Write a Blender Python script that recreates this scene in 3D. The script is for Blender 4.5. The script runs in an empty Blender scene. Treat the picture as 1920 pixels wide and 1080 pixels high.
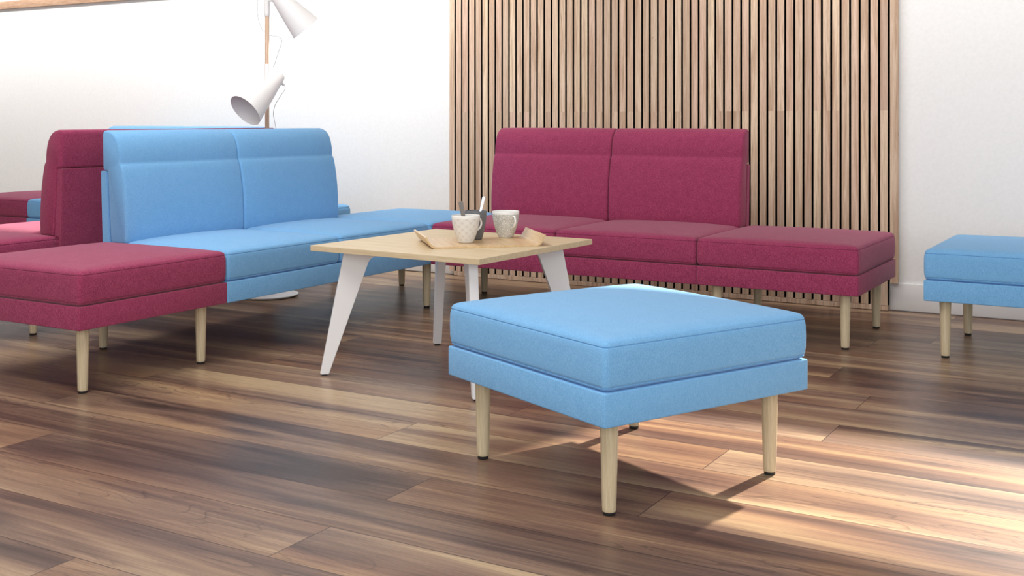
import bpy, bmesh, math, random
from mathutils import Vector, Matrix
random.seed(7)
SC = bpy.context.scene
COL = SC.collection
PI = math.pi

# ------------------------------------------------------------------ camera
CAM_H, YAW, FPX = 0.97, 0.5292, 2151.8
cam_d = bpy.data.cameras.new('camera')
cam = bpy.data.objects.new('camera', cam_d); COL.objects.link(cam)
cam.location = (0, 0, CAM_H); cam.rotation_euler = (PI/2, 0, YAW)
cam_d.sensor_width = 36; cam_d.lens = FPX/1920*36
cam_d.shift_y = -(540-223.3)/1920
cam_d.clip_start = 0.05
SC.camera = cam
CY, SY = math.cos(YAW), math.sin(YAW)

def world_at(lat, depth, z):
    """a point 'lat' metres right of and 'depth' metres along the survey axis"""
    return Vector((-SY*depth+CY*lat, CY*depth+SY*lat, z))

# ------------------------------------------------------------------ helpers
def new_obj(name, bm, m, parent=None, smooth=True, angle=None):
    me = bpy.data.meshes.new(name)
    bm.normal_update(); bm.to_mesh(me); bm.free()
    o = bpy.data.objects.new(name, me); COL.objects.link(o)
    if m: me.materials.append(m)
    if smooth:
        for p in me.polygons: p.use_smooth = True
        if angle is not None: me.set_sharp_from_angle(angle=math.radians(angle))
    if parent: o.parent = parent
    return o

def empty(name, label, cat, loc, rz=0, group=None):
    o = bpy.data.objects.new(name, None); COL.objects.link(o)
    o.location = loc; o.rotation_euler = (0, 0, rz); o.empty_display_size = .1
    o['label'] = label; o['category'] = cat
    if group: o['group'] = group
    return o

def tag(o, label, cat, group=None):
    o['label'] = label; o['category'] = cat
    if group: o['group'] = group
    return o

def struct(o): o['kind'] = 'structure'; return o

def add_box(bm, x0, x1, y0, y1, z0, z1, bevel=0, seg=2):
    r = bmesh.ops.create_cube(bm, size=1)
    vs = r['verts']
    for v in vs:
        v.co = Vector((x0+(v.co.x+.5)*(x1-x0), y0+(v.co.y+.5)*(y1-y0), z0+(v.co.z+.5)*(z1-z0)))
    if bevel:
        es = list({e for v in vs for e in v.link_edges})
        bmesh.ops.bevel(bm, geom=es, offset=bevel, segments=seg, profile=.5, affect='EDGES')

def box_obj(name, b, m, parent=None, bevel=0, seg=2):
    bm = bmesh.new(); add_box(bm, *b, bevel=bevel, seg=seg)
    return new_obj(name, bm, m, parent, True, 35)

def loft(bm, rings, cap0=True, cap1=True, closed=True):
    vr = [[bm.verts.new(p) for p in r] for r in rings]
    n = len(vr[0])
    for a, b in zip(vr, vr[1:]):
        for i in range(n if closed else n-1):
            j = (i+1) % n
            bm.faces.new((a[i], a[j], b[j], b[i]))
    if cap0: bm.faces.new(vr[0][::-1])
    if cap1: bm.faces.new(vr[-1])
    return vr

def lathe(bm, prof, n=40, mat=Matrix.Identity(4), cap0=True, cap1=True):
    rings = [[mat @ Vector((r*math.cos(2*PI*i/n), r*math.sin(2*PI*i/n), z)) for i in range(n)] for r, z in prof]
    return loft(bm, rings, cap0, cap1)

def axis_mat(p0, p1):
    p0, p1 = Vector(p0), Vector(p1)
    q = (p1-p0).to_track_quat('Z', 'Y')
    return Matrix.Translation(p0) @ q.to_matrix().to_4x4()

def tube(bm, pts, r, n=10, flat=1.0):
    pts = [Vector(p) for p in pts]; rings = []
    up = Vector((0, 0, 1))
    prev = None
    for i, p in enumerate(pts):
        d = (pts[min(i+1, len(pts)-1)]-pts[max(i-1, 0)]).normalized()
        if prev is None:
            a = d.cross(up)
            if a.length < .1: a = d.cross(Vector((1, 0, 0)))
            a.normalize()
        else:
            a = (prev - d*prev.dot(d)).normalized()
        prev = a; b = d.cross(a)
        rr = r[i] if isinstance(r, (list, tuple)) else r
        rings.append([p+a*math.cos(2*PI*k/n)*rr+b*math.sin(2*PI*k/n)*rr*flat for k in range(n)])
    loft(bm, rings)

def spline(pts, n=8):
    pts = [Vector(p) for p in pts]; out = []
    P = [pts[0]]+pts+[pts[-1]]
    for i in range(1, len(P)-2):
        for k in range(n):
            t = k/n; a, b, c, d = P[i-1], P[i], P[i+1], P[i+2]
            out.append(.5*((2*b)+(-a+c)*t+(2*a-5*b+4*c-d)*t*t+(-a+3*b-3*c+d)*t**3))
    out.append(pts[-1]); return out

def rrect(a, b, r, m=10, c=6):
    """closed rounded rectangle, half sizes a, b"""
    r = max(r, .0005); out = []
    cs = ((a-r, b-r, 0), (-a+r, b-r, PI/2), (-a+r, -b+r, PI), (a-r, -b+r, 1.5*PI))
    for k, (cx, cy, a0) in enumerate(cs):
        arc = [(cx+r*math.cos(a0+i/c*PI/2), cy+r*math.sin(a0+i/c*PI/2)) for i in range(c+1)]
        out += arc
        nx, ny, na = cs[(k+1) % 4]
        q = (nx+r*math.cos(na), ny+r*math.sin(na)); p = arc[-1]
        out += [(p[0]+(q[0]-p[0])*i/m, p[1]+(q[1]-p[1])*i/m) for i in range(1, m)]
    return out

# ------------------------------------------------------------------ materials
def lin(r, g, b):
    f = lambda c: c/12.92 if c <= .04045 else ((c+.055)/1.055)**2.4
    return (f(r/255), f(g/255), f(b/255), 1)

class NT:
    def __init__(s, name):
        s.m = bpy.data.materials.new(name); s.m.use_nodes = True
        s.t = s.m.node_tree; s.b = s.t.nodes['Principled BSDF']
    def n(s, typ, **kw):
        nd = s.t.nodes.new(typ)
        for k, v in kw.items():
            if k.startswith('i_'):
                nd.inputs[k[2:].replace('_', ' ')].default_value = v
            else: setattr(nd, k, v)
        return nd
    def l(s, a, b): s.t.links.new(a, b)
    def set(s, **kw):
        for k, v in kw.items(): s.b.inputs[k.replace('_', ' ')].default_value = v
    def math(s, op, a, b=None, c=None):
        nd = s.n('ShaderNodeMath', operation=op)
        for i, v in enumerate((a, b, c)):
            if v is None: continue
            if isinstance(v, (int, float)): nd.inputs[i].default_value = v
            else: s.l(v, nd.inputs[i])
        return nd.outputs[0]
    def ramp(s, fac, stops, interp='LINEAR'):
        nd = s.n('ShaderNodeValToRGB'); cr = nd.color_ramp; cr.interpolation = interp
        while len(cr.elements) < len(stops): cr.elements.new(.5)
        for e, (p, c) in zip(cr.elements, stops): e.position = p; e.color = c
        s.l(fac, nd.inputs[0]); return nd.outputs[0]
    def mix(s, fac, a, b, mode='MIX'):
        nd = s.n('ShaderNodeMix', data_type='RGBA', blend_type=mode)
        for v, i in ((fac, 0), (a, 6), (b, 7)):
            if isinstance(v, (int, float)): nd.inputs[i].default_value = v
            elif isinstance(v, tuple): nd.inputs[i].default_value = v
            else: s.l(v, nd.inputs[i])
        return nd.outputs[2]
    def mapped(s, src, scale, loc=(0, 0, 0)):
        mp = s.n('ShaderNodeMapping'); mp.inputs['Scale'].default_value = scale; mp.inputs['Location'].default_value = loc
        s.l(src, mp.inputs['Vector']); return mp.outputs[0]
    def noise(s, vec, scale, detail=3, rough=.5, dist=0):
        nd = s.n('ShaderNodeTexNoise'); nd.inputs['Scale'].default_value = scale
        nd.inputs['Detail'].default_value = detail; nd.inputs['Roughness'].default_value = rough
        nd.inputs['Distortion'].default_value = dist
        if vec is not None: s.l(vec, nd.inputs['Vector'])
        return nd.outputs['Fac']
    def bump(s, h, strength, dist=.001):
        nd = s.n('ShaderNodeBump'); nd.inputs['Strength'].default_value = strength
        nd.inputs['Distance'].default_value = dist
        s.l(h, nd.inputs['Height']); s.l(nd.outputs[0], s.b.inputs['Normal'])

def plain(name, col, rough=.5, metal=0, spec=.5):
    t = NT(name); t.set(Base_Color=col, Roughness=rough, Metallic=metal)
    t.b.inputs['Specular IOR Level'].default_value = spec
    return t.m

def fabric(name, dark, mid, light, amount=1.0):
    t = NT(name)
    co = t.n('ShaderNodeTexCoord').outputs['Object']
    n1 = t.noise(co, 420, 2, .6)
    n2 = t.noise(co, 30, 3, .6)
    wv = t.noise(t.mapped(co, (900, 900, 120)), 1, 1)
    f = t.math('ADD', t.math('MULTIPLY', n1, .6), t.math('ADD', t.math('MULTIPLY', wv, .3), t.math('MULTIPLY', n2, .1)))
    a = .12*amount
    c = t.ramp(f, [(.5-a, dark), (.5, mid), (.5+a, light)])
    t.l(c, t.b.inputs['Base Color'])
    t.set(Roughness=.92)
    t.b.inputs['Specular IOR Level'].default_value = .15
    t.b.inputs['Sheen Weight'].default_value = .15
    t.b.inputs['Sheen Roughness'].default_value = .5
    t.bump(f, .25, .0015)
    return t.m

M = {}
M['blue'] = fabric('blue_fabric', lin(103, 160, 208), lin(118, 174, 221), lin(134, 188, 230), 1.3)
M['maroon'] = fabric('maroon_fabric', lin(118, 40, 70), lin(148, 56, 90), lin(174, 78, 112), 1.15)

def pale_wood(name, a, b, c, sc=(3, 60, 60), rough=.45):
    t = NT(name)
    co = t.n('ShaderNodeTexCoord').outputs['Object']
    f = t.math('ADD', t.math('MULTIPLY', t.noise(t.mapped(co, sc), 1, 4, .6, .4), .65),
               t.math('MULTIPLY', t.noise(t.mapped(co, tuple(q*5 for q in sc)), 1, 2), .35))
    t.l(t.ramp(f, [(.32, a), (.5, b), (.68, c)]), t.b.inputs['Base Color'])
    t.set(Roughness=rough)
    t.b.inputs['Specular IOR Level'].default_value = .35
    return t.m
M['leg'] = pale_wood('pale_leg_wood', lin(180, 162, 128), lin(200, 183, 151), lin(214, 199, 169), (160, 160, 5))
M['table'] = pale_wood('table_wood', lin(198, 176, 140), lin(209, 190, 156), lin(219, 202, 171), (4, 70, 70))
M['tray'] = pale_wood('tray_wood', lin(196, 164, 120), lin(210, 180, 138), lin(224, 198, 158), (70, 4, 40), .3)
M['pole'] = pale_wood('pole_wood', lin(190, 158, 132), lin(208, 176, 150), lin(222, 194, 170), (120, 120, 4))
M['sill'] = pale_wood('sill_wood', lin(150, 116, 90), lin(186, 152, 126), lin(206, 176, 150), (5, 60, 60))
M['white'] = plain('white_paint_metal', (.82, .82, .83, 1), .38)
M['lamp'] = plain('white_lamp_metal', (.92, .92, .915, 1), .45)
M['lampin'] = plain('lamp_inside', (.86, .86, .87, 1), .55)
M['rubber'] = plain('black_rubber', lin(34, 34, 36), .6)
M['cord'] = plain('grey_cord', lin(196, 196, 198), .5)
M['chrome'] = plain('chrome', (.62, .62, .65, 1), .16, 1)
M['darksteel'] = plain('dark_steel', lin(112, 106, 100), .45, .3)
M['greyglaze'] = plain('grey_glaze', lin(104, 106, 110), .35)
M['porcelain'] = plain('porcelain', (.84, .83, .81, 1), .22)
M['base'] = plain('white_skirting', (.80, .795, .785, 1), .4)
M['backing'] = plain('slat_gap_shade', lin(14, 11, 10), 1.0, 0, .1)  # near-black: the shade in the slat gaps put into the colour
M['ceiling'] = plain('ceiling_paint', (.8, .8, .79, 1), .9)
M['coffee'] = plain('drink', lin(130, 140, 150), .1)

def wall_mat():
    t = NT('wall_paint'); co = t.n('ShaderNodeTexCoord').outputs['Object']
    n = t.noise(co, 60, 4, .6)
    t.l(t.ramp(n, [(.3, (.80, .797, .79, 1)), (.7, (.84, .838, .83, 1))]), t.b.inputs['Base Color'])
    t.set(Roughness=.85); t.b.inputs['Specular IOR Level'].default_value = .2
    t.bump(t.noise(co, 180, 3), .15, .001); return t.m
M['wall'] = wall_mat()

def slat_mat():
    t = NT('slat_oak')
    co = t.n('ShaderNodeTexCoord').outputs['Object']
    at = t.n('ShaderNodeAttribute', attribute_name='rnd').outputs['Fac']
    off = t.n('ShaderNodeCombineXYZ'); t.l(t.math('MULTIPLY', at, 37.0), off.inputs[0]); t.l(t.math('MULTIPLY', at, 91.0), off.inputs[2])
    v = t.n('ShaderNodeVectorMath', operation='ADD'); t.l(co, v.inputs[0]); t.l(off.outputs[0], v.inputs[1])
    g = t.noise(t.mapped(v.outputs[0], (45, 20, 1.6)), 1, 5, .62, 1.2)
    fine = t.noise(t.mapped(v.outputs[0], (420, 300, 14)), 1, 3, .6)
    big = t.noise(t.mapped(v.outputs[0], (9, 6, 1.1)), 1, 2, .5)
    tone = t.ramp(at, [(0, lin(210, 181, 157)), (.25, lin(226, 202, 176)), (.5, lin(220, 188, 168)), (.75, lin(232, 210, 180)), (1, lin(198, 172, 152))])
    c = t.mix(t.ramp(g, [(.42, (0, 0, 0, 1)), (.72, (1, 1, 1, 1))]), tone, lin(172, 138, 112))
    c = t.mix(t.ramp(fine, [(.45, (0, 0, 0, 1)), (.75, (.55, .55, .55, 1))]), c, lin(158, 128, 104))
    c = t.mix(t.ramp(big, [(.62, (0, 0, 0, 1)), (.78, (.6, .6, .6, 1))]), c, lin(148, 114, 90))
    kn = t.noise(t.mapped(v.outputs[0], (30, 20, 7)), 1, 2, .5, .8)
    c = t.mix(t.ramp(kn, [(.73, (0, 0, 0, 1)), (.80, (.8, .8, .8, 1))]), c, lin(92, 62, 44))
    t.l(c, t.b.inputs['Base Color']); t.set(Roughness=.6)
    t.b.inputs['Specular IOR Level'].default_value = .3
    t.bump(fine, .2, .001)
    return t.m
M['slat'] = slat_mat()

def floor_mat():
    t = NT('walnut_planks')
    uvn = t.n('ShaderNodeUVMap', uv_map='plank')
    uv = uvn.outputs[0]
    sep = t.n('ShaderNodeSeparateXYZ'); t.l(uv, sep.inputs[0])
    U, V = sep.outputs[0], sep.outputs[1]
    at = t.n('ShaderNodeAttribute', attribute_name='rnd').outputs['Fac']
    tone = t.n('ShaderNodeAttribute', attribute_name='tone').outputs['Fac']
    ln = t.n('ShaderNodeAttribute', attribute_name='plen').outputs['Fac']
    def vec(su, sv, k):
        c = t.n('ShaderNodeCombineXYZ')
        t.l(t.math('ADD', t.math('MULTIPLY', U, su), t.math('MULTIPLY', at, 57.3*k)), c.inputs[0])
        t.l(t.math('ADD', t.math('MULTIPLY', V, sv), t.math('MULTIPLY', at, 23.7*k)), c.inputs[1])
        return c.outputs[0]
    big = t.noise(vec(.62, 6.2, 1), 1, 3, .5, .7)             # broad heartwood bands
    mid = t.noise(vec(1.5, 40, 2), 1, 5, .6, 1.1)          # streaks
    fine = t.noise(vec(6, 330, 3), 1, 3, .65)               # pores
    ringn = t.noise(vec(1.3, 7.5, 4), 1, 2, .5, .5)
    rings = t.math('FRACT', t.math('MULTIPLY', ringn, 11.0))
    f = t.math('ADD', t.math('MULTIPLY', big, .95), t.math('MULTIPLY', mid, .34))
    f = t.math('ADD', f, t.math('MULTIPLY', t.math('SUBTRACT', tone, .5), .30))
    vo = t.n('ShaderNodeTexVoronoi', feature='F1'); vo.inputs['Scale'].default_value = 1
    wob = t.n('ShaderNodeVectorMath', operation='ADD'); t.l(vec(1.25, 6.0, 7), wob.inputs[0])
    wc = t.n('ShaderNodeCombineXYZ'); t.l(t.math('MULTIPLY', mid, .35), wc.inputs[1]); t.l(wc.outputs[0], wob.inputs[1])
    t.l(wob.outputs[0], vo.inputs['Vector'])
    kd = vo.outputs['Distance']
    knot = t.ramp(kd, [(0, (1, 1, 1, 1)), (.07, (.75, .75, .75, 1)), (.16, (.28, .28, .28, 1)), (.30, (0, 0, 0, 1))])
    f = t.math('SUBTRACT', t.math('SUBTRACT', f, t.math('MULTIPLY', knot, .20)), .105)
    c = t.ramp(f, [(.28, lin(66, 52, 46)), (.40, lin(98, 79, 70)), (.50, lin(131, 106, 89)), (.60, lin(158, 131, 107)), (.74, lin(192, 166, 131))])
    c = t.mix(t.ramp(fine, [(.40, (0, 0, 0, 1)), (.72, (.40, .40, .40, 1))]), c, lin(74, 56, 48))
    rl = t.ramp(rings, [(0, (.55, .55, .55, 1)), (.16, (0, 0, 0, 1)), (1, (0, 0, 0, 1))])
    rmask = t.ramp(t.noise(vec(.9, 5, 6), 1, 1), [(.50, (0, 0, 0, 1)), (.62, (1, 1, 1, 1))])
    c = t.mix(t.math('MULTIPLY', rl, rmask), c, lin(58, 40, 33))
    kr = t.ramp(t.math('FRACT', t.math('MULTIPLY', kd, 26.0)), [(0, (.45, .45, .45, 1)), (.35, (0, 0, 0, 1))])
    c = t.mix(t.math('MULTIPLY', kr, knot), c, lin(54, 38, 32))
    hue = t.noise(vec(.5, 3, 5), 1, 1)
    c = t.mix(t.ramp(hue, [(.35, (.55, .55, .55, 1)), (.6, (0, 0, 0, 1))]), c, lin(122, 86, 76), 'SOFT_LIGHT')
    # bevelled plank edges
    W = .218
    dv = t.math('MINIMUM', V, t.math('SUBTRACT', W, V))
    du = t.math('MINIMUM', U, t.math('SUBTRACT', ln, U))
    e = t.math('MINIMUM', dv, du)
    line = t.ramp(t.math('MULTIPLY', e, 100.0), [(.10, (1, 1, 1, 1)), (.19, (0, 0, 0, 1))])
    c = t.mix(t.math('MULTIPLY', line, .8), c, lin(46, 32, 26))
    t.l(c, t.b.inputs['Base Color'])
    t.l(t.ramp(fine, [(.3, (.27, .27, .27, 1)), (.75, (.40, .40, .40, 1))]), t.b.inputs['Roughness'])
    t.b.inputs['Specular IOR Level'].default_value = .4
    h = t.math('SUBTRACT', t.math('MULTIPLY', fine, -.15), line)
    t.bump(h, .12, .001)
    return t.m
M['floor'] = floor_mat()

def mug_lattice():
    t = NT('lattice_porcelain')
    uv = t.n('ShaderNodeUVMap', uv_map='mug').outputs[0]
    sp = t.n('ShaderNodeSeparateXYZ'); t.l(uv, sp.inputs[0]); U, V = sp.outputs[0], sp.outputs[1]
    a = t.math('ADD', t.math('MULTIPLY', U, 10.0), t.math('MULTIPLY', V, 4.0))
    b = t.math('SUBTRACT', t.math('MULTIPLY', U, 10.0), t.math('MULTIPLY', V, 4.0))
    def near(x):
        fr = t.math('FRACT', x); return t.math('ABSOLUTE', t.math('SUBTRACT', fr, .5))
    da, db = near(a), near(b)
    # thin diamond lattice of paired lines, with little dots inside each diamond
    la = t.math('MAXIMUM', t.math('GREATER_THAN', da, .475), t.math('LESS_THAN', t.math('ABSOLUTE', t.math('SUBTRACT', da, .36)), .016))
    lb = t.math('MAXIMUM', t.math('GREATER_THAN', db, .475), t.math('LESS_THAN', t.math('ABSOLUTE', t.math('SUBTRACT', db, .36)), .016))
    lines = t.math('MAXIMUM', la, lb)
    d2 = t.math('ADD', t.math('POWER', t.math('SUBTRACT', da, .14), 2.0), t.math('POWER', t.math('SUBTRACT', db, .14), 2.0))
    dots = t.math('LESS_THAN', d2, .0036)
    inb = t.math('MULTIPLY', t.math('LESS_THAN', V, .90), t.math('GREATER_THAN', V, .03))
    c = t.mix(t.math('MULTIPLY', t.math('MULTIPLY', lines, .7), inb), (.83, .82, .79, 1), lin(136, 124, 112))
    c = t.mix(t.math('MULTIPLY', t.math('MULTIPLY', dots, .9), inb), c, lin(78, 70, 66))
    t.l(c, t.b.inputs['Base Color']); t.set(Roughness=.25); return t.m
M['mug_lattice'] = mug_lattice()

def mug_floral():
    t = NT('floral_porcelain')
    uv = t.n('ShaderNodeUVMap', uv_map='mug').outputs[0]
    mp = t.mapped(uv, (30, 11, 1))
    vo = t.n('ShaderNodeTexVoronoi', feature='F1'); vo.inputs['Scale'].default_value = 1; t.l(mp, vo.inputs['Vector'])
    vo2 = t.n('ShaderNodeTexVoronoi', feature='DISTANCE_TO_EDGE'); vo2.inputs['Scale'].default_value = 1.9; t.l(mp, vo2.inputs['Vector'])
    petal = t.ramp(vo.outputs['Distance'], [(.18, (1, 1, 1, 1)), (.30, (0, 0, 0, 1))])
    lace = t.ramp(vo2.outputs['Distance'], [(.05, (1, 1, 1, 1)), (.12, (0, 0, 0, 1))])
    sp = t.n('ShaderNodeSeparateXYZ'); t.l(uv, sp.inputs[0]); V = sp.outputs[1]
    inb = t.math('MULTIPLY', t.math('LESS_THAN', V, .90), t.math('GREATER_THAN', V, .02))
    big = t.ramp(t.noise(t.mapped(uv, (7, 3, 1)), 1, 2), [(.48, (0, 0, 0, 1)), (.62, (1, 1, 1, 1))])
    w = t.math('MAXIMUM', t.math('MULTIPLY', petal, big), t.math('MULTIPLY', lace, .8))
    c = t.mix(w, lin(176, 174, 166), (.86, .85, .82, 1))
    c = t.mix(inb, (.85, .845, .82, 1), c)
    t.l(c, t.b.inputs['Base Color']); t.set(Roughness=.25); return t.m
M['mug_floral'] = mug_floral()

# ------------------------------------------------------------------ room
WALL_T = 6.005
def build_floor():
    bm = bmesh.new(); uvl = bm.loops.layers.uv.new('plank')
    fr = bm.faces.layers.float.new('rnd'); fl = bm.faces.layers.float.new('plen'); ft = bm.faces.layers.float.new('tone')
    tones = {5: .85, 4: .78, 3: .48, 6: .5, 7: .45, 2: .5, 1: .5, 0: .62, -1: .6, -2: .6}
    joints = {0: -1.751, 1: -3.012, 2: -1.754, 3: -1.15, 4: -2.11, 5: -1.15, 6: -1.908, 7: -.94, 8: -2.55, 9: -.945, 10: -1.62,
              11: -1.147, 12: -2.3, 13: -.45, 14: -1.158, 15: -.942, 16: -1.9, 17: -2.7, 18: -.96, -1: -1.05, -2: -2.113, -3: -.4}
    L, W, t0 = 2.215, .218, 1.922
    for k in range(-23, 20):
        ya, yb = t0+k*W, t0+(k+1)*W
        if ya > WALL_T: continue
        j = joints.get(k, random.uniform(-3, -.8))
        x = j-4*L
        while x < 3.4:
            xa, xb = max(x, -10), min(x+L, 3.4)
            if xb > xa+.001:
                vs = [bm.verts.new(p) for p in ((xa, ya, 0), (xb, ya, 0), (xb, yb, 0), (xa, yb, 0))]
                f = bm.faces.new(vs); f[fr] = random.random(); f[fl] = L; f[ft] = min(1, max(0, tones.get(k, .5)+random.uniform(-.2, .2)*(0 if k in (4, 5) else 1)))
                for lp, (u, v) in zip(f.loops, ((xa-x, 0), (xb-x, 0), (xb-x, W), (xa-x, W))): lp[uvl].uv = (u, v)
            x += L
    o = new_obj('floor', bm, M['floor'], smooth=False)
    return struct(o)
build_floor()

CEIL = 3.05
WIN1 = (-8.7, -4.02, 1.945, 2.39)
WIN2 = (-1.08, .95, 1.77, 2.56)
def build_wall():
    bm = bmesh.new()
    y0, y1 = WALL_T, WALL_T+.14
    xs = [-10, WIN1[0], WIN1[1], WIN2[0], WIN2[1], 3.4]
    add_box(bm, xs[0], xs[1], y0, y1, 0, CEIL); add_box(bm, xs[2], xs[3], y0, y1, 0, CEIL); add_box(bm, xs[4], xs[5], y0, y1, 0, CEIL)
    for w in (WIN1, WIN2):
        add_box(bm, w[0], w[1], y0, y1, 0, w[2]); add_box(bm, w[0], w[1], y0, y1, w[3], CEIL)
    bmesh.ops.remove_doubles(bm, verts=bm.verts, dist=.0001)
    struct(new_obj('wall_back', bm, M['wall'], smooth=False))
build_wall()
struct(box_obj('wall_left', (-10.12, -10, -2.6, WALL_T+.14, 0, CEIL), M['wall']))
struct(box_obj('ceiling', (-10, 3.4, -2.6, WALL_T+.14, CEIL, CEIL+.15), M['ceiling']))
for i, w in enumerate((WIN1, WIN2)):
    bm = bmesh.new(); a, b = WALL_T+.07, WALL_T+.12; f = .03
    add_box(bm, w[0], w[1], a, b, w[2], w[2]+f); add_box(bm, w[0], w[1], a, b, w[3]-f, w[3])
    add_box(bm, w[0], w[0]+f, a, b, w[2]+f, w[3]-f); add_box(bm, w[1]-f, w[1], a, b, w[2]+f, w[3]-f)
    struct(new_obj('window_%d' % (i+1), bm, M['white'], smooth=False))
# timber sill under the high window on the left
struct(box_obj('trim_1', (-8.75, -5.4, WALL_T-.02, WALL_T, 1.866, 1.930), M['sill'], bevel=.003))
PX0, PX1 = -3.938, -1.240
struct(box_obj('baseboard_left', (-10, PX0+.03, WALL_T-.015, WALL_T, 0.004, .14), M['base'], bevel=.003))
struct(box_obj('baseboard_right', (PX1-.044, 3.4, WALL_T-.015, WALL_T, 0.004, .14), M['base'], bevel=.003))

def slat_panel():
    root = empty('slat_panel', 'tall panel of narrow vertical oak slats on the white wall behind the maroon sofa', 'wall panel', ((PX0+PX1)/2, WALL_T, 0))
    cx = (PX0+PX1)/2
    bm = bmesh.new(); fr = bm.faces.layers.float.new('rnd')
    n = 56; pitch = (PX1-PX0+.0112)/n
    for i in range(n):
        x0 = PX0+i*pitch-cx; x1 = x0+pitch-.0112
        zb = .142 if i == n-1 else .028
        r0 = random.random()
        for za, zc in ((zb, 1.013), (1.013, 2.0), (2.0, CEIL-.005)):
            k = len(bm.faces); bm.faces.ensure_lookup_table()
            add_box(bm, x0, x1, -.042, -.009, za, zc)
            bm.faces.ensure_lookup_table(); bm.normal_update()
            r = random.random() if random.random() < .4 else r0
            for f in bm.faces[k:]:
                f[fr] = r
                if abs(f.normal.x) > .5 and not (i == 0 and f.normal.x < 0) and not (i == n-1 and f.normal.x > 0): f.material_index = 1  # inner slat sides coloured near-black to stand in for gap shade
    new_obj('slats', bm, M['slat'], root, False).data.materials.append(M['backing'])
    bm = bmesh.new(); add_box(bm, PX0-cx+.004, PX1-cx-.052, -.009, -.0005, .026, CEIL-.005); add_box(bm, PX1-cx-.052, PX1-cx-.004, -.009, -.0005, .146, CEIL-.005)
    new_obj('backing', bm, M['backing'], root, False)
    bm = bmesh.new(); fr = bm.faces.layers.float.new('rnd')
    add_box(bm, PX0-cx+.034, PX1-cx-.05, -.044, -.0005, .002, .026, bevel=.001, seg=1)
    for f in bm.faces: f[fr] = .3
    new_obj('bottom_rail', bm, M['slat'], root, True, 35)
slat_panel()

# ------------------------------------------------------------------ upholstered seating
W = .712; ZF0, ZF1 = .2351, .3185
_mesh = {}
def shared(key, builder, mat):
    """one mesh per shape and cloth colour, shared by the repeats"""
    k = (key, mat)
    if k not in _mesh:
        bm = builder(); me = bpy.data.meshes.new(key); bm.normal_update(); bm.to_mesh(me); bm.free()
        me.materials.append(M[mat])
        for p in me.polygons: p.use_smooth = True
        me.set_sharp_from_angle(angle=math.radians(50))
        _mesh[k] = me
    return _mesh[k]
def part(name, me, parent, loc=(0, 0, 0)):
    o = bpy.data.objects.new(name, me); COL.objects.link(o); o.parent = parent; o.location = loc; return o

def frame_bm(w):
    def f():
        bm = bmesh.new(); add_box(bm, -w/2+.001, w/2-.001, -W/2, W/2, ZF0, ZF1, bevel=.0045, seg=3); return bm
    return f
def cushion_bm():
    bm = bmesh.new(); a = W/2-.002; rings = []
    prof = [(.030, ZF1), (.012, ZF1+.001), (.005, ZF1+.005), (.0015, ZF1+.0085), (.0035, ZF1+.0095), (.0035, ZF1+.011), (.001, ZF1+.0125), (0, ZF1+.018),
            (-.0015, .350), (-.002, .380), (-.0015, .410), (0, .4225), (.0008, .4245), (.0032, .4255), (.0032, .4270), (.0010, .4280),
            (.0020, .4320), (.0050, .4368), (.0100, .4405), (.0170, .4430), (.026, .4445)]
    for ins, z in prof:
        rings.append([Vector((x, y, z)) for x, y in rrect(a-ins, a-ins, .016, 14, 5)])
    for q in (.90, .80, .68, .54, .38, .20, .06):
        b = (a-.026)*q
        rings.append([Vector((x, y, .4445)) for x, y in rrect(b, b, .016*q, 14, 5)])
    for r in rings:
        for v in r:
            if v.z > .4446-.0002:
                u = min(1, abs(v.x)/a); w_ = min(1, abs(v.y)/a)
                v.z += .016*(1-u**2.6)*(1-w_**2.6)
    loft(bm, rings)
    return bm
def back_profile(pts, ins):
    n = len(pts); out = []
    for i in range(n):
        p0, p1, p2 = Vector(pts[i-1]), Vector(pts[i]), Vector(pts[(i+1) % n])
        d = ((p1-p0).normalized()+(p2-p1).normalized()); d.normalize()
        nrm = Vector((-d.y, d.x))       # inward for counter clockwise order
        out.append(p1+nrm*ins)
    return out
BACK = [(-.012, .436), (-.004, .441), (0, .452), (.0015, .50), (0, .56), (-.004, .62), (-.010, .67), (-.018, .715), (-.0245, .748), (-.0300, .764), (-.0350, .773),
        (-.0405, .7785), (-.0402, .786), (-.0405, .800), (-.0425, .825), (-.0480, .850), (-.0565, .874), (-.0680, .893), (-.083, .908), (-.100, .917), (-.120, .9215), (-.138, .9215),
        (-.1475, .918), (-.153, .911), (-.155, .900), (-.1535, .83), (-.151, .760), (-.149, .752), (-.143, .748), (-.128, .7465), (-.1225, .742), (-.1215, .735), (-.112, .58), (-.1015, .452), (-.098, .441), (-.090, .436)]
def back_bm():
    # BACK runs (depth, z) ; depth -> local y = -(W/2) + .583 - d
    bm = bmesh.new(); h = W/2-.0015; rings = []
    ccw = BACK[::-1]
    ar = sum(ccw[i-1][0]*ccw[i][1]-ccw[i][0]*ccw[i-1][1] for i in range(len(ccw)))
    if ar < 0: ccw = ccw[::-1]
    for x, ins in ((-h, .010), (-h+.0025, .0052), (-h+.007, .0018), (-h+.014, 0), (-h*.5, -.0008), (0, -.001), (h*.5, -.0008), (h-.014, 0), (h-.007, .0018), (h-.0025, .0052), (h, .010)):
        rings.append([Vector((x, -W/2+.583-p[0], p[1])) for p in back_profile(ccw, ins)])
    loft(bm, rings)
    bmesh.ops.recalc_face_normals(bm, faces=bm.faces)
    return bm
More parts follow.
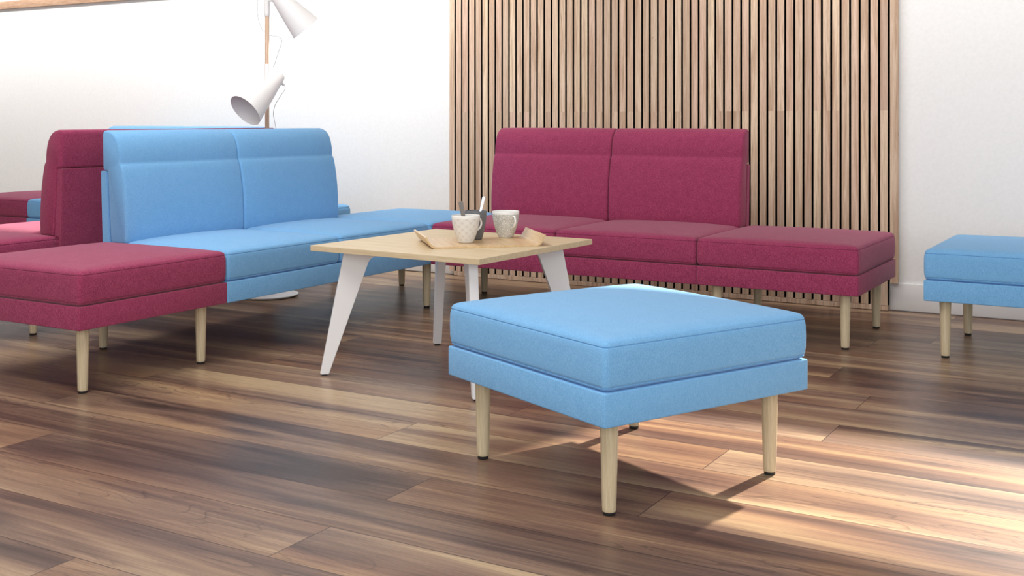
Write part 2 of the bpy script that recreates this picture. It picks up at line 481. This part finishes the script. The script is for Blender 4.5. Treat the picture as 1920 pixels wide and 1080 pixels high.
def shell_bm():
    bm = bmesh.new(); poly = [(-.124, .7455), (-.163, .7455), (-.147, .30), (-.146, .2351), (-.1305, .2351), (-.1305, .435), (-.1035, .437)]
    h = W-.002; rings = []
    for x in (-h, h): rings.append([Vector((x, -W/2+.583-d, z)) for d, z in poly])
    loft(bm, rings); bmesh.ops.recalc_face_normals(bm, faces=bm.faces)
    bmesh.ops.bevel(bm, geom=list(bm.edges), offset=.003, segments=2, affect='EDGES')
    return bm
def leg_bm():
    bm = bmesh.new(); lathe(bm, [(.0165, .009), (.0172, .0105), (.0178, .02), (.0225, .215), (.0228, ZF0)], 28); return bm
def pad_bm():
    bm = bmesh.new(); lathe(bm, [(.0135, 0), (.0152, .0015), (.0152, .009)], 28); return bm
INS = .073

def add_legs(root, xs, ys):
    for x in xs:
        for y in ys:
            l = part('leg', shared('leg', leg_bm, 'leg'), root, (x, y, 0)); l['label'] = 'pale tapered wooden leg'
            part('foot_pad', shared('foot_pad', pad_bm, 'rubber'), l)

def ottoman(colr, cx, cy, rz, label):
    r = empty('ottoman', label, 'ottoman', (cx, cy, 0), rz, 'square upholstered ottomans')
    part('frame', shared('ottoman_frame', frame_bm(W), colr), r)
    part('seat_cushion', shared('seat_cushion', cushion_bm, colr), r)
    h = W/2-INS
    add_legs(r, (-h, h), (-h, h))
    return r
def sofa(colr, cx, cy, rz, label):
    r = empty('sofa', label, 'sofa', (cx, cy, 0), rz, 'two-seat armless sofas')
    part('frame', shared('sofa_frame', frame_bm(2*W), colr), r)
    part('back_shell', shared('back_shell', shell_bm, colr), r)
    for x in (-W/2, W/2):
        part('seat_cushion', shared('seat_cushion', cushion_bm, colr), r, (x, 0, 0))
        part('back_cushion', shared('back_cushion', back_bm, colr), r, (x, 0, 0))
    return r

S1, T0, T1 = -3.2923, 2.6689, 4.8100
OA = -.4378
u = Vector((-math.cos(OA), -math.sin(OA))); v = Vector((-math.sin(OA), math.cos(OA)))
oc = Vector((-1.1807, 2.4540))+u*W/2+v*W/2
ottoman('blue', oc.x, oc.y, OA, 'blue ottoman standing alone at an angle in the foreground, before the coffee table')
ottoman('maroon', S1-W/2, T0+W/2, 0, 'maroon ottoman in the left foreground joined to the near end of the blue sofa')
sofa('blue', S1-W/2, T0+2*W, PI/2, 'blue two-seat sofa with high back beside the coffee table, nearest blue sofa')
ottoman('blue', S1-W/2, T1+W/2, 0, 'blue corner ottoman joining the nearest blue sofa to the maroon sofa by the slats')
sofa('maroon', S1+W, T1+W/2, 0, 'maroon two-seat sofa with high back standing in front of the slatted wood panel')
ottoman('maroon', S1+2.5*W, T1+W/2, 0, 'maroon ottoman joined to the right end of the maroon sofa by the slatted panel')
ottoman('blue', -.9082+W/2, 4.847+W/2, 0, 'blue ottoman at the right edge of the photo in front of the white skirting board')
SB = -4.39
ottoman('maroon', SB-W/2, 3.440-W/2, 0, 'shaded maroon ottoman behind the foreground maroon ottoman, cut by the left edge of the photo')
sofa('maroon', SB-W/2, 3.440+W, -PI/2, 'maroon two-seat sofa facing left, back to back with the nearest blue sofa')
T2, S2 = 4.90, -4.43
ottoman('blue', S2-W/2, T2+W/2, 0, 'blue ottoman by the white wall, its end peeking out behind the near blue sofa')
sofa('blue', S2-2*W, T2+W/2, 0, 'farther blue two-seat sofa along the white wall, its top edge showing over the other backs')
ottoman('maroon', S2-3.5*W, T2+W/2, 0, 'farthest maroon ottoman by the white wall at the left edge of the photo')

# ------------------------------------------------------------------ coffee table
TC = Vector((-2.437, 3.728)); TA = math.radians(-3.1); TZ = .493; TH = .78/2
def coffee_table():
    r = empty('coffee_table', 'square coffee table with pale wood top and four splayed white legs', 'table', (TC.x, TC.y, 0), TA)
    box_obj('tabletop', (-TH, TH, -TH, TH, TZ-.0205, TZ), M['table'], r, bevel=.0006, seg=1)
    zt = TZ-.0208
    # fillet between leg and under-rail
    fil = []
    ax, az = .322, zt-.016
    poly = [(.425, zt), (.515, .006), (.483, .006), (.336, zt-.050)]
    for i in range(7):
        a = i/6; p0, p1, p2 = Vector((.336, zt-.050)), Vector((.327, zt-.023)), Vector((.288, zt-.022))
        poly.append(tuple((1-a)**2*p0+2*a*(1-a)*p1+a*a*p2))
    poly += [(.12, zt-.020), (.085, zt-.012), (.085, zt)]
    for k in range(4):
        bm = bmesh.new(); h = .0165
        rings = [[Vector((x, y, z)) for x, z in poly] for y in (-h, h)]
        loft(bm, rings); bmesh.ops.recalc_face_normals(bm, faces=bm.faces)
        bmesh.ops.bevel(bm, geom=[e for e in bm.edges if e.calc_length() > .012], offset=.002, segments=2, affect='EDGES')
        o = new_obj('leg', bm, M['white'], r, True, 35)
        o.rotation_euler = (0, 0, PI/4+k*PI/2)
        o['label'] = 'splayed white metal leg'
        p = box_obj('foot_pad', (.489, .509, -.011, .011, 0, .0065), M['rubber'], o)
    box_obj('center_plate', (-.10, .10, -.10, .10, zt-.006, zt), M['white'], r)
coffee_table()

# ------------------------------------------------------------------ tray
TN = Vector((-2.378, 3.488)); te = math.atan2(.684, .73)
def tray():
    L, Wd, th = .405, .31, .006
    ctr = TN+Vector((math.cos(te), math.sin(te)))*L/2+Vector((-math.sin(te), math.cos(te)))*Wd/2
    prof = []       # (x, z) of the underside
    def arc(sign):
        p0, p1, p2 = Vector((L/2-.015, 0)), Vector((L/2+.002, 0)), Vector((L/2+.010, .013))
        pts = [(1-a)**2*p0+2*a*(1-a)*p1+a*a*p2 for a in (0, .2, .4, .6, .8, 1)]+[Vector((L/2+.020, .029)), Vector((L/2+.026, .041))]
        return [Vector((sign*p.x, p.y)) for p in pts]
    low = arc(-1)[::-1]+[Vector((x, 0)) for x in (-.1, 0, .1)]+arc(1)
    nrm = []
    for i, p in enumerate(low):
        d = (low[min(i+1, len(low)-1)]-low[max(i-1, 0)]).normalized(); nrm.append(Vector((-d.y, d.x)))
    ring = low+[p+n*th for p, n in zip(low, nrm)][::-1]
    bm = bmesh.new()
    loft(bm, [[Vector((p.x, y, p.y)) for p in ring] for y in (-Wd/2, -Wd/4, 0, Wd/4, Wd/2)])
    bmesh.ops.recalc_face_normals(bm, faces=bm.faces)
    o = new_obj('serving_tray', bm, M['tray'], None, True, 40)
    o.location = (ctr.x, ctr.y, TZ+.0004); o.rotation_euler = (0, 0, te)
    tag(o, 'bent plywood serving tray with upturned ends holding three mugs on the coffee table', 'tray')
tray()
ZT = TZ+.0068

# ------------------------------------------------------------------ mugs
def mug(label, loc, R, r0, h, body, inside, rz, handle=True, drink=None):
    root = empty('mug', label, 'mug', (loc[0], loc[1], ZT), rz, 'mugs on the tray')
    prof = [(r0-.004, 0), (r0, .0015), (r0+.001, .004)]
    for i in range(1, 15):
        a = i/14; prof.append((r0+.001+(R-r0-.001)*(1-(1-a)**1.75), .004+(h-.004)*a))
    def rad(z):
        a = max(0, min(1, (z-.004)/(h-.004))); return r0+.001+(R-r0-.001)*(1-(1-a)**1.75)
    bm = bmesh.new(); n = 48
    outer = prof; tk = .0035
    rings = outer+[(R-.0008, h+.0012), (R-tk+.0006, h+.0012)]+[(max(.004, q-tk), max(z, .005)) for q, z in outer[::-1][:-2]]+[(.010, .005)]
    vr = lathe(bm, rings, n)
    uvl = bm.loops.layers.uv.new('mug')
    bm.verts.index_update()
    for f in bm.faces:
        us = [math.atan2(l.vert.co.y, l.vert.co.x)/(2*PI) for l in f.loops]
        wrap = max(us)-min(us) > .5
        cen = f.calc_center_median(); rr = math.hypot(cen.x, cen.y)
        ins = rr < rad(cen.z)-.0012
        for l, q in zip(f.loops, us):
            if wrap and q < 0: q += 1
            l[uvl].uv = (q, l.vert.co.z/h if not ins else 1.0)
    bmesh.ops.recalc_face_normals(bm, faces=bm.faces)
    new_obj('cup', bm, body, root)
    if handle:
        bm = bmesh.new(); za, zb = h*.80, h*.37
        pts = spline([(rad(za)-.002, 0, za), (rad(za)+.016, 0, za+.004), (rad(za)+.024, 0, h*.66), (rad(za)+.014, 0, h*.48), (rad(zb)-.002, 0, zb)], 7)
        tube(bm, pts, .0042, 10, .75); bmesh.ops.recalc_face_normals(bm, faces=bm.faces)
        o = new_obj('handle', bm, inside, root); o['label'] = 'curved ear handle'
    if drink:
        bm = bmesh.new(); zz = h*.80; lathe(bm, [(.001, zz-.001), (rad(zz)-.0045, zz-.001), (rad(zz)-.0045, zz), (.001, zz)], 40)
        new_obj('drink', bm, drink, root)
    return root
m1 = (-2.361, 3.688); m2 = (-2.392, 3.806); m3 = (-2.325, 3.926)
rgt = YAW
mug('white mug with a fine lattice and dot pattern, nearest of the three on the tray', m1, .0545, .029, .103, M['mug_lattice'], M['porcelain'], YAW+.72)
mug('plain dark grey mug standing behind the lattice-patterned mug', m2, .0445, .026, .111, M['greyglaze'], M['greyglaze'], YAW+2.6)
mug('grey mug with white floral lace pattern at the right of the tray', m3, .0545, .029, .104, M['mug_floral'], M['porcelain'], YAW-1.05)

def lat_pt(m, lat, z, toward=0):
    return Vector((m[0]+CY*lat+SY*toward, m[1]+SY*lat-CY*toward, z))
def spoon(label, m, pts, w, t, mat, bowl):
    """pts (lateral, z, toward camera); flat handle with a bowl hidden in the cup"""
    P = [lat_pt(m, a, z, c) for a, z, c in pts]
    root = empty('spoon', label, 'spoon', P[0], 0, 'spoons standing in mugs')
    P = [p-P[0] for p in P]
    side = Vector((CY, SY, 0)); bm = bmesh.new(); rings = []
    S = spline(P, 6)
    for i, p in enumerate(S):
        d = (S[min(i+1, len(S)-1)]-S[max(i-1, 0)]).normalized()
        a = (side-d*side.dot(d)).normalized(); b = d.cross(a)
        f = i/(len(S)-1)
        ww = w*(.55+.45*f) if f < .93 else w*(1-.35*((f-.93)/.07)**2)
        rings.append([p+a*x*ww+b*y*t for x, y in ((-.5, -.35), (-.35, -.5), (.35, -.5), (.5, -.35), (.5, .35), (.35, .5), (-.35, .5), (-.5, .35))])
    loft(bm, rings); bmesh.ops.recalc_face_normals(bm, faces=bm.faces)
    new_obj('handle', bm, mat, root, True, 50)
    bm = bmesh.new()
    bmesh.ops.create_uvsphere(bm, u_segments=16, v_segments=10, radius=1)
    d = (S[1]-S[0]).normalized(); a = (side-d*side.dot(d)).normalized(); b = d.cross(a)
    for q in bm.verts: q.co = S[0]+d*(q.co.z*.014+.008)+a*q.co.x*.0095+b*q.co.y*.0022
    new_obj('bowl', bm, mat, root)
spoon('flat dark grey spoon handle sticking out of the lattice-patterned mug', m1, [(.006, ZT+.014, -.004), (-.004, .575, -.006), (-.012, .610, -.010), (-.0205, .655, -.014)], .0185, .003, M['darksteel'], True)
spoon('slim shiny silver spoon leaning out of the plain dark grey mug', m2, [(.004, ZT+.014, 0), (.014, .575, -.004), (.021, .612, -.006), (.033, .666, -.010)], .0125, .0035, M['chrome'], True)

# ------------------------------------------------------------------ floor lamp
LD = 6.29; LP = world_at((501-960.2)/FPX*LD, LD, 0)
def lpx(x, y, d=LD):
    """survey bearing to a point d metres off, relative to the lamp foot"""
    return world_at((x-960.2)/FPX*d, d, CAM_H-(y-223.3)/FPX*d)-LP
def floor_lamp():
    r = empty('floor_lamp', 'white floor lamp with wooden pole and two cone shades between the back-to-back sofas', 'lamp', LP)
    bm = bmesh.new(); lathe(bm, [(.150, .001), (.160, .004), (.170, .011), (.1695, .0135), (.166, .015), (.02, .017)], 56)
    new_obj('base', bm, M['lamp'], r, True, 40)['label'] = 'round white base plate'
    bm = bmesh.new(); lathe(bm, [(.0113, .016), (.0113, 1.80)], 24)
    new_obj('pole', bm, M['pole'], r)['label'] = 'slim wooden pole'
    for za, zb in ((1.055, 1.272), (1.533, 1.82)):
        bm = bmesh.new(); lathe(bm, [(.0120, za-.002), (.0135, za), (.0150, za+.02), (.0150, zb-.004), (.0142, zb)], 28)
        c = new_obj('collar', bm, M['lamp'], r, True, 40)
    def shade(p0, p1, r0, r1, knob):
        L = (p1-p0).length; mt = axis_mat(p0, p1); bm = bmesh.new()
        prof = [(.004, -.012), (r0*.55, -.0105), (r0*.85, -.006), (r0, .001), (r0+(r1-r0)*.5, L*.5), (r1, L)]
        lathe(bm, prof, 56, mt, True, False)
        bmesh.ops.recalc_face_normals(bm, faces=bm.faces)
        s = new_obj('lamp_shade', bm, M['lamp'], r, True, 60); s['label'] = 'white cone shade'
        bm = bmesh.new(); t = .0018
        lathe(bm, [(r1, L), (r1-t, L+.0004), (r0+(r1-r0)*.5-t, L*.5), (r0+.002, .02), (.003, .018)], 56, mt, False, True)
        new_obj('shade_lining', bm, M['lampin'], s, True, 60)
        bm = bmesh.new(); bmesh.ops.create_uvsphere(bm, u_segments=20, v_segments=12, radius=r0*.8, matrix=mt @ Matrix.Translation((0, 0, .05)))
        new_obj('bulb', bm, M['porcelain'], s)
        # arm from the pole collar
        mid = mt @ Vector((0, 0, L*.40))
        bm = bmesh.new(); tube(bm, [Vector((0, 0, mid.z)), mid*.5+Vector((0, 0, mid.z*.5)), Vector((mid.x, mid.y, mid.z))*.75+Vector((0, 0, mid.z*.25))], .006, 12)
        new_obj('joint', bm, M['lamp'], r)
        if knob is not None:
            a, b = knob
            bm = bmesh.new(); tube(bm, [a, b], [.0075, .006], 14); k = new_obj('switch', bm, M['cord'], s, True, 50)
    shade(lpx(527, 144, 6.286), lpx(460, 207.5, 6.11), .023, .099, (lpx(526.5, 155, 6.27), lpx(533, 160, 6.27)))
    shade(lpx(497, -36, 6.20), lpx(573.5, 53, 6.275), .023, .086, None)
    cords = [[(485, -20), (483, 5), (482.5, 15), (485, 38), (491, 54), (496.5, 60)],
             [(506, 66), (514, 67.5), (523, 69), (528.5, 76), (526, 87), (520, 104), (516, 118), (512, 126)],
             [(533, 160), (535, 164), (533, 170), (526, 180), (517, 195), (513.5, 206), (513, 217), (515.5, 230), (518, 243), (520, 262)]]
    for c in cords:
        d = 6.262
        bm = bmesh.new(); tube(bm, spline([lpx(x, y, d) for x, y in c], 6), .0016, 8); new_obj('cord', bm, M['cord'], r)
floor_lamp()

# ------------------------------------------------------------------ light
w = bpy.data.worlds.new('world'); SC.world = w; w.use_nodes = True
bg = w.node_tree.nodes['Background']; bg.inputs[0].default_value = (.95, .975, 1, 1); bg.inputs[1].default_value = 1.0

sd = bpy.data.lights.new('sun', 'SUN'); so = bpy.data.objects.new('sun', sd); COL.objects.link(so)
sd.energy = 14.0; sd.angle = math.radians(1.7); sd.color = (1, .905, .78)
so.rotation_euler = Vector((-.19, -1, -.72)).to_track_quat('-Z', 'Y').to_euler(); so.location = (0, 9, 6)

def area(name, loc, size, energy, target=None, color=(1, 1, 1), spread=180):
    d = bpy.data.lights.new(name, 'AREA'); d.shape = 'RECTANGLE'; d.size, d.size_y = size; d.energy = energy; d.color = color; d.spread = math.radians(spread)
    o = bpy.data.objects.new(name, d); COL.objects.link(o); o.location = loc
    if target is not None:
        o.rotation_euler = (Vector(target)-Vector(loc)).to_track_quat('-Z', 'Y').to_euler()
    return o
area('overhead_fill', (-1.8, 1.3, CEIL-.03), (3.2, 1.6), 62, color=(1, .985, .96))  # added overhead fill, brightens the foreground
area('overhead_fill', (-4.0, 3.2, CEIL-.03), (2.4, 1.4), 62, color=(1, .985, .96))  # added overhead fill for the blue seats and the floor lamp
area('wall_fill', (-6.6, 5.15, CEIL-.03), (6.4, .35), 84, (-6.6, 6.0, 1.6), color=(1, .985, .965), spread=84)  # added fill that whitens the left of the back wall
area('wall_fill', (-.6, 5.15, CEIL-.03), (3.8, .35), 27, (-.6, 6.0, 1.75), color=(1, .985, .965), spread=84)  # added fill that brightens the right of the back wall
# unseen fill light added behind the camera to brighten the front faces
area('front_fill', (.9, -1.9, 1.75), (4.5, 2.4), 100, (-1.6, 3.2, .5), color=(1, .99, .97))

vs = SC.view_settings
SC.display_settings.display_device = 'sRGB'
vs.view_transform = 'Standard'; vs.look = 'None'; vs.gamma = 1; vs.use_curve_mapping = False; vs.exposure = -0.12
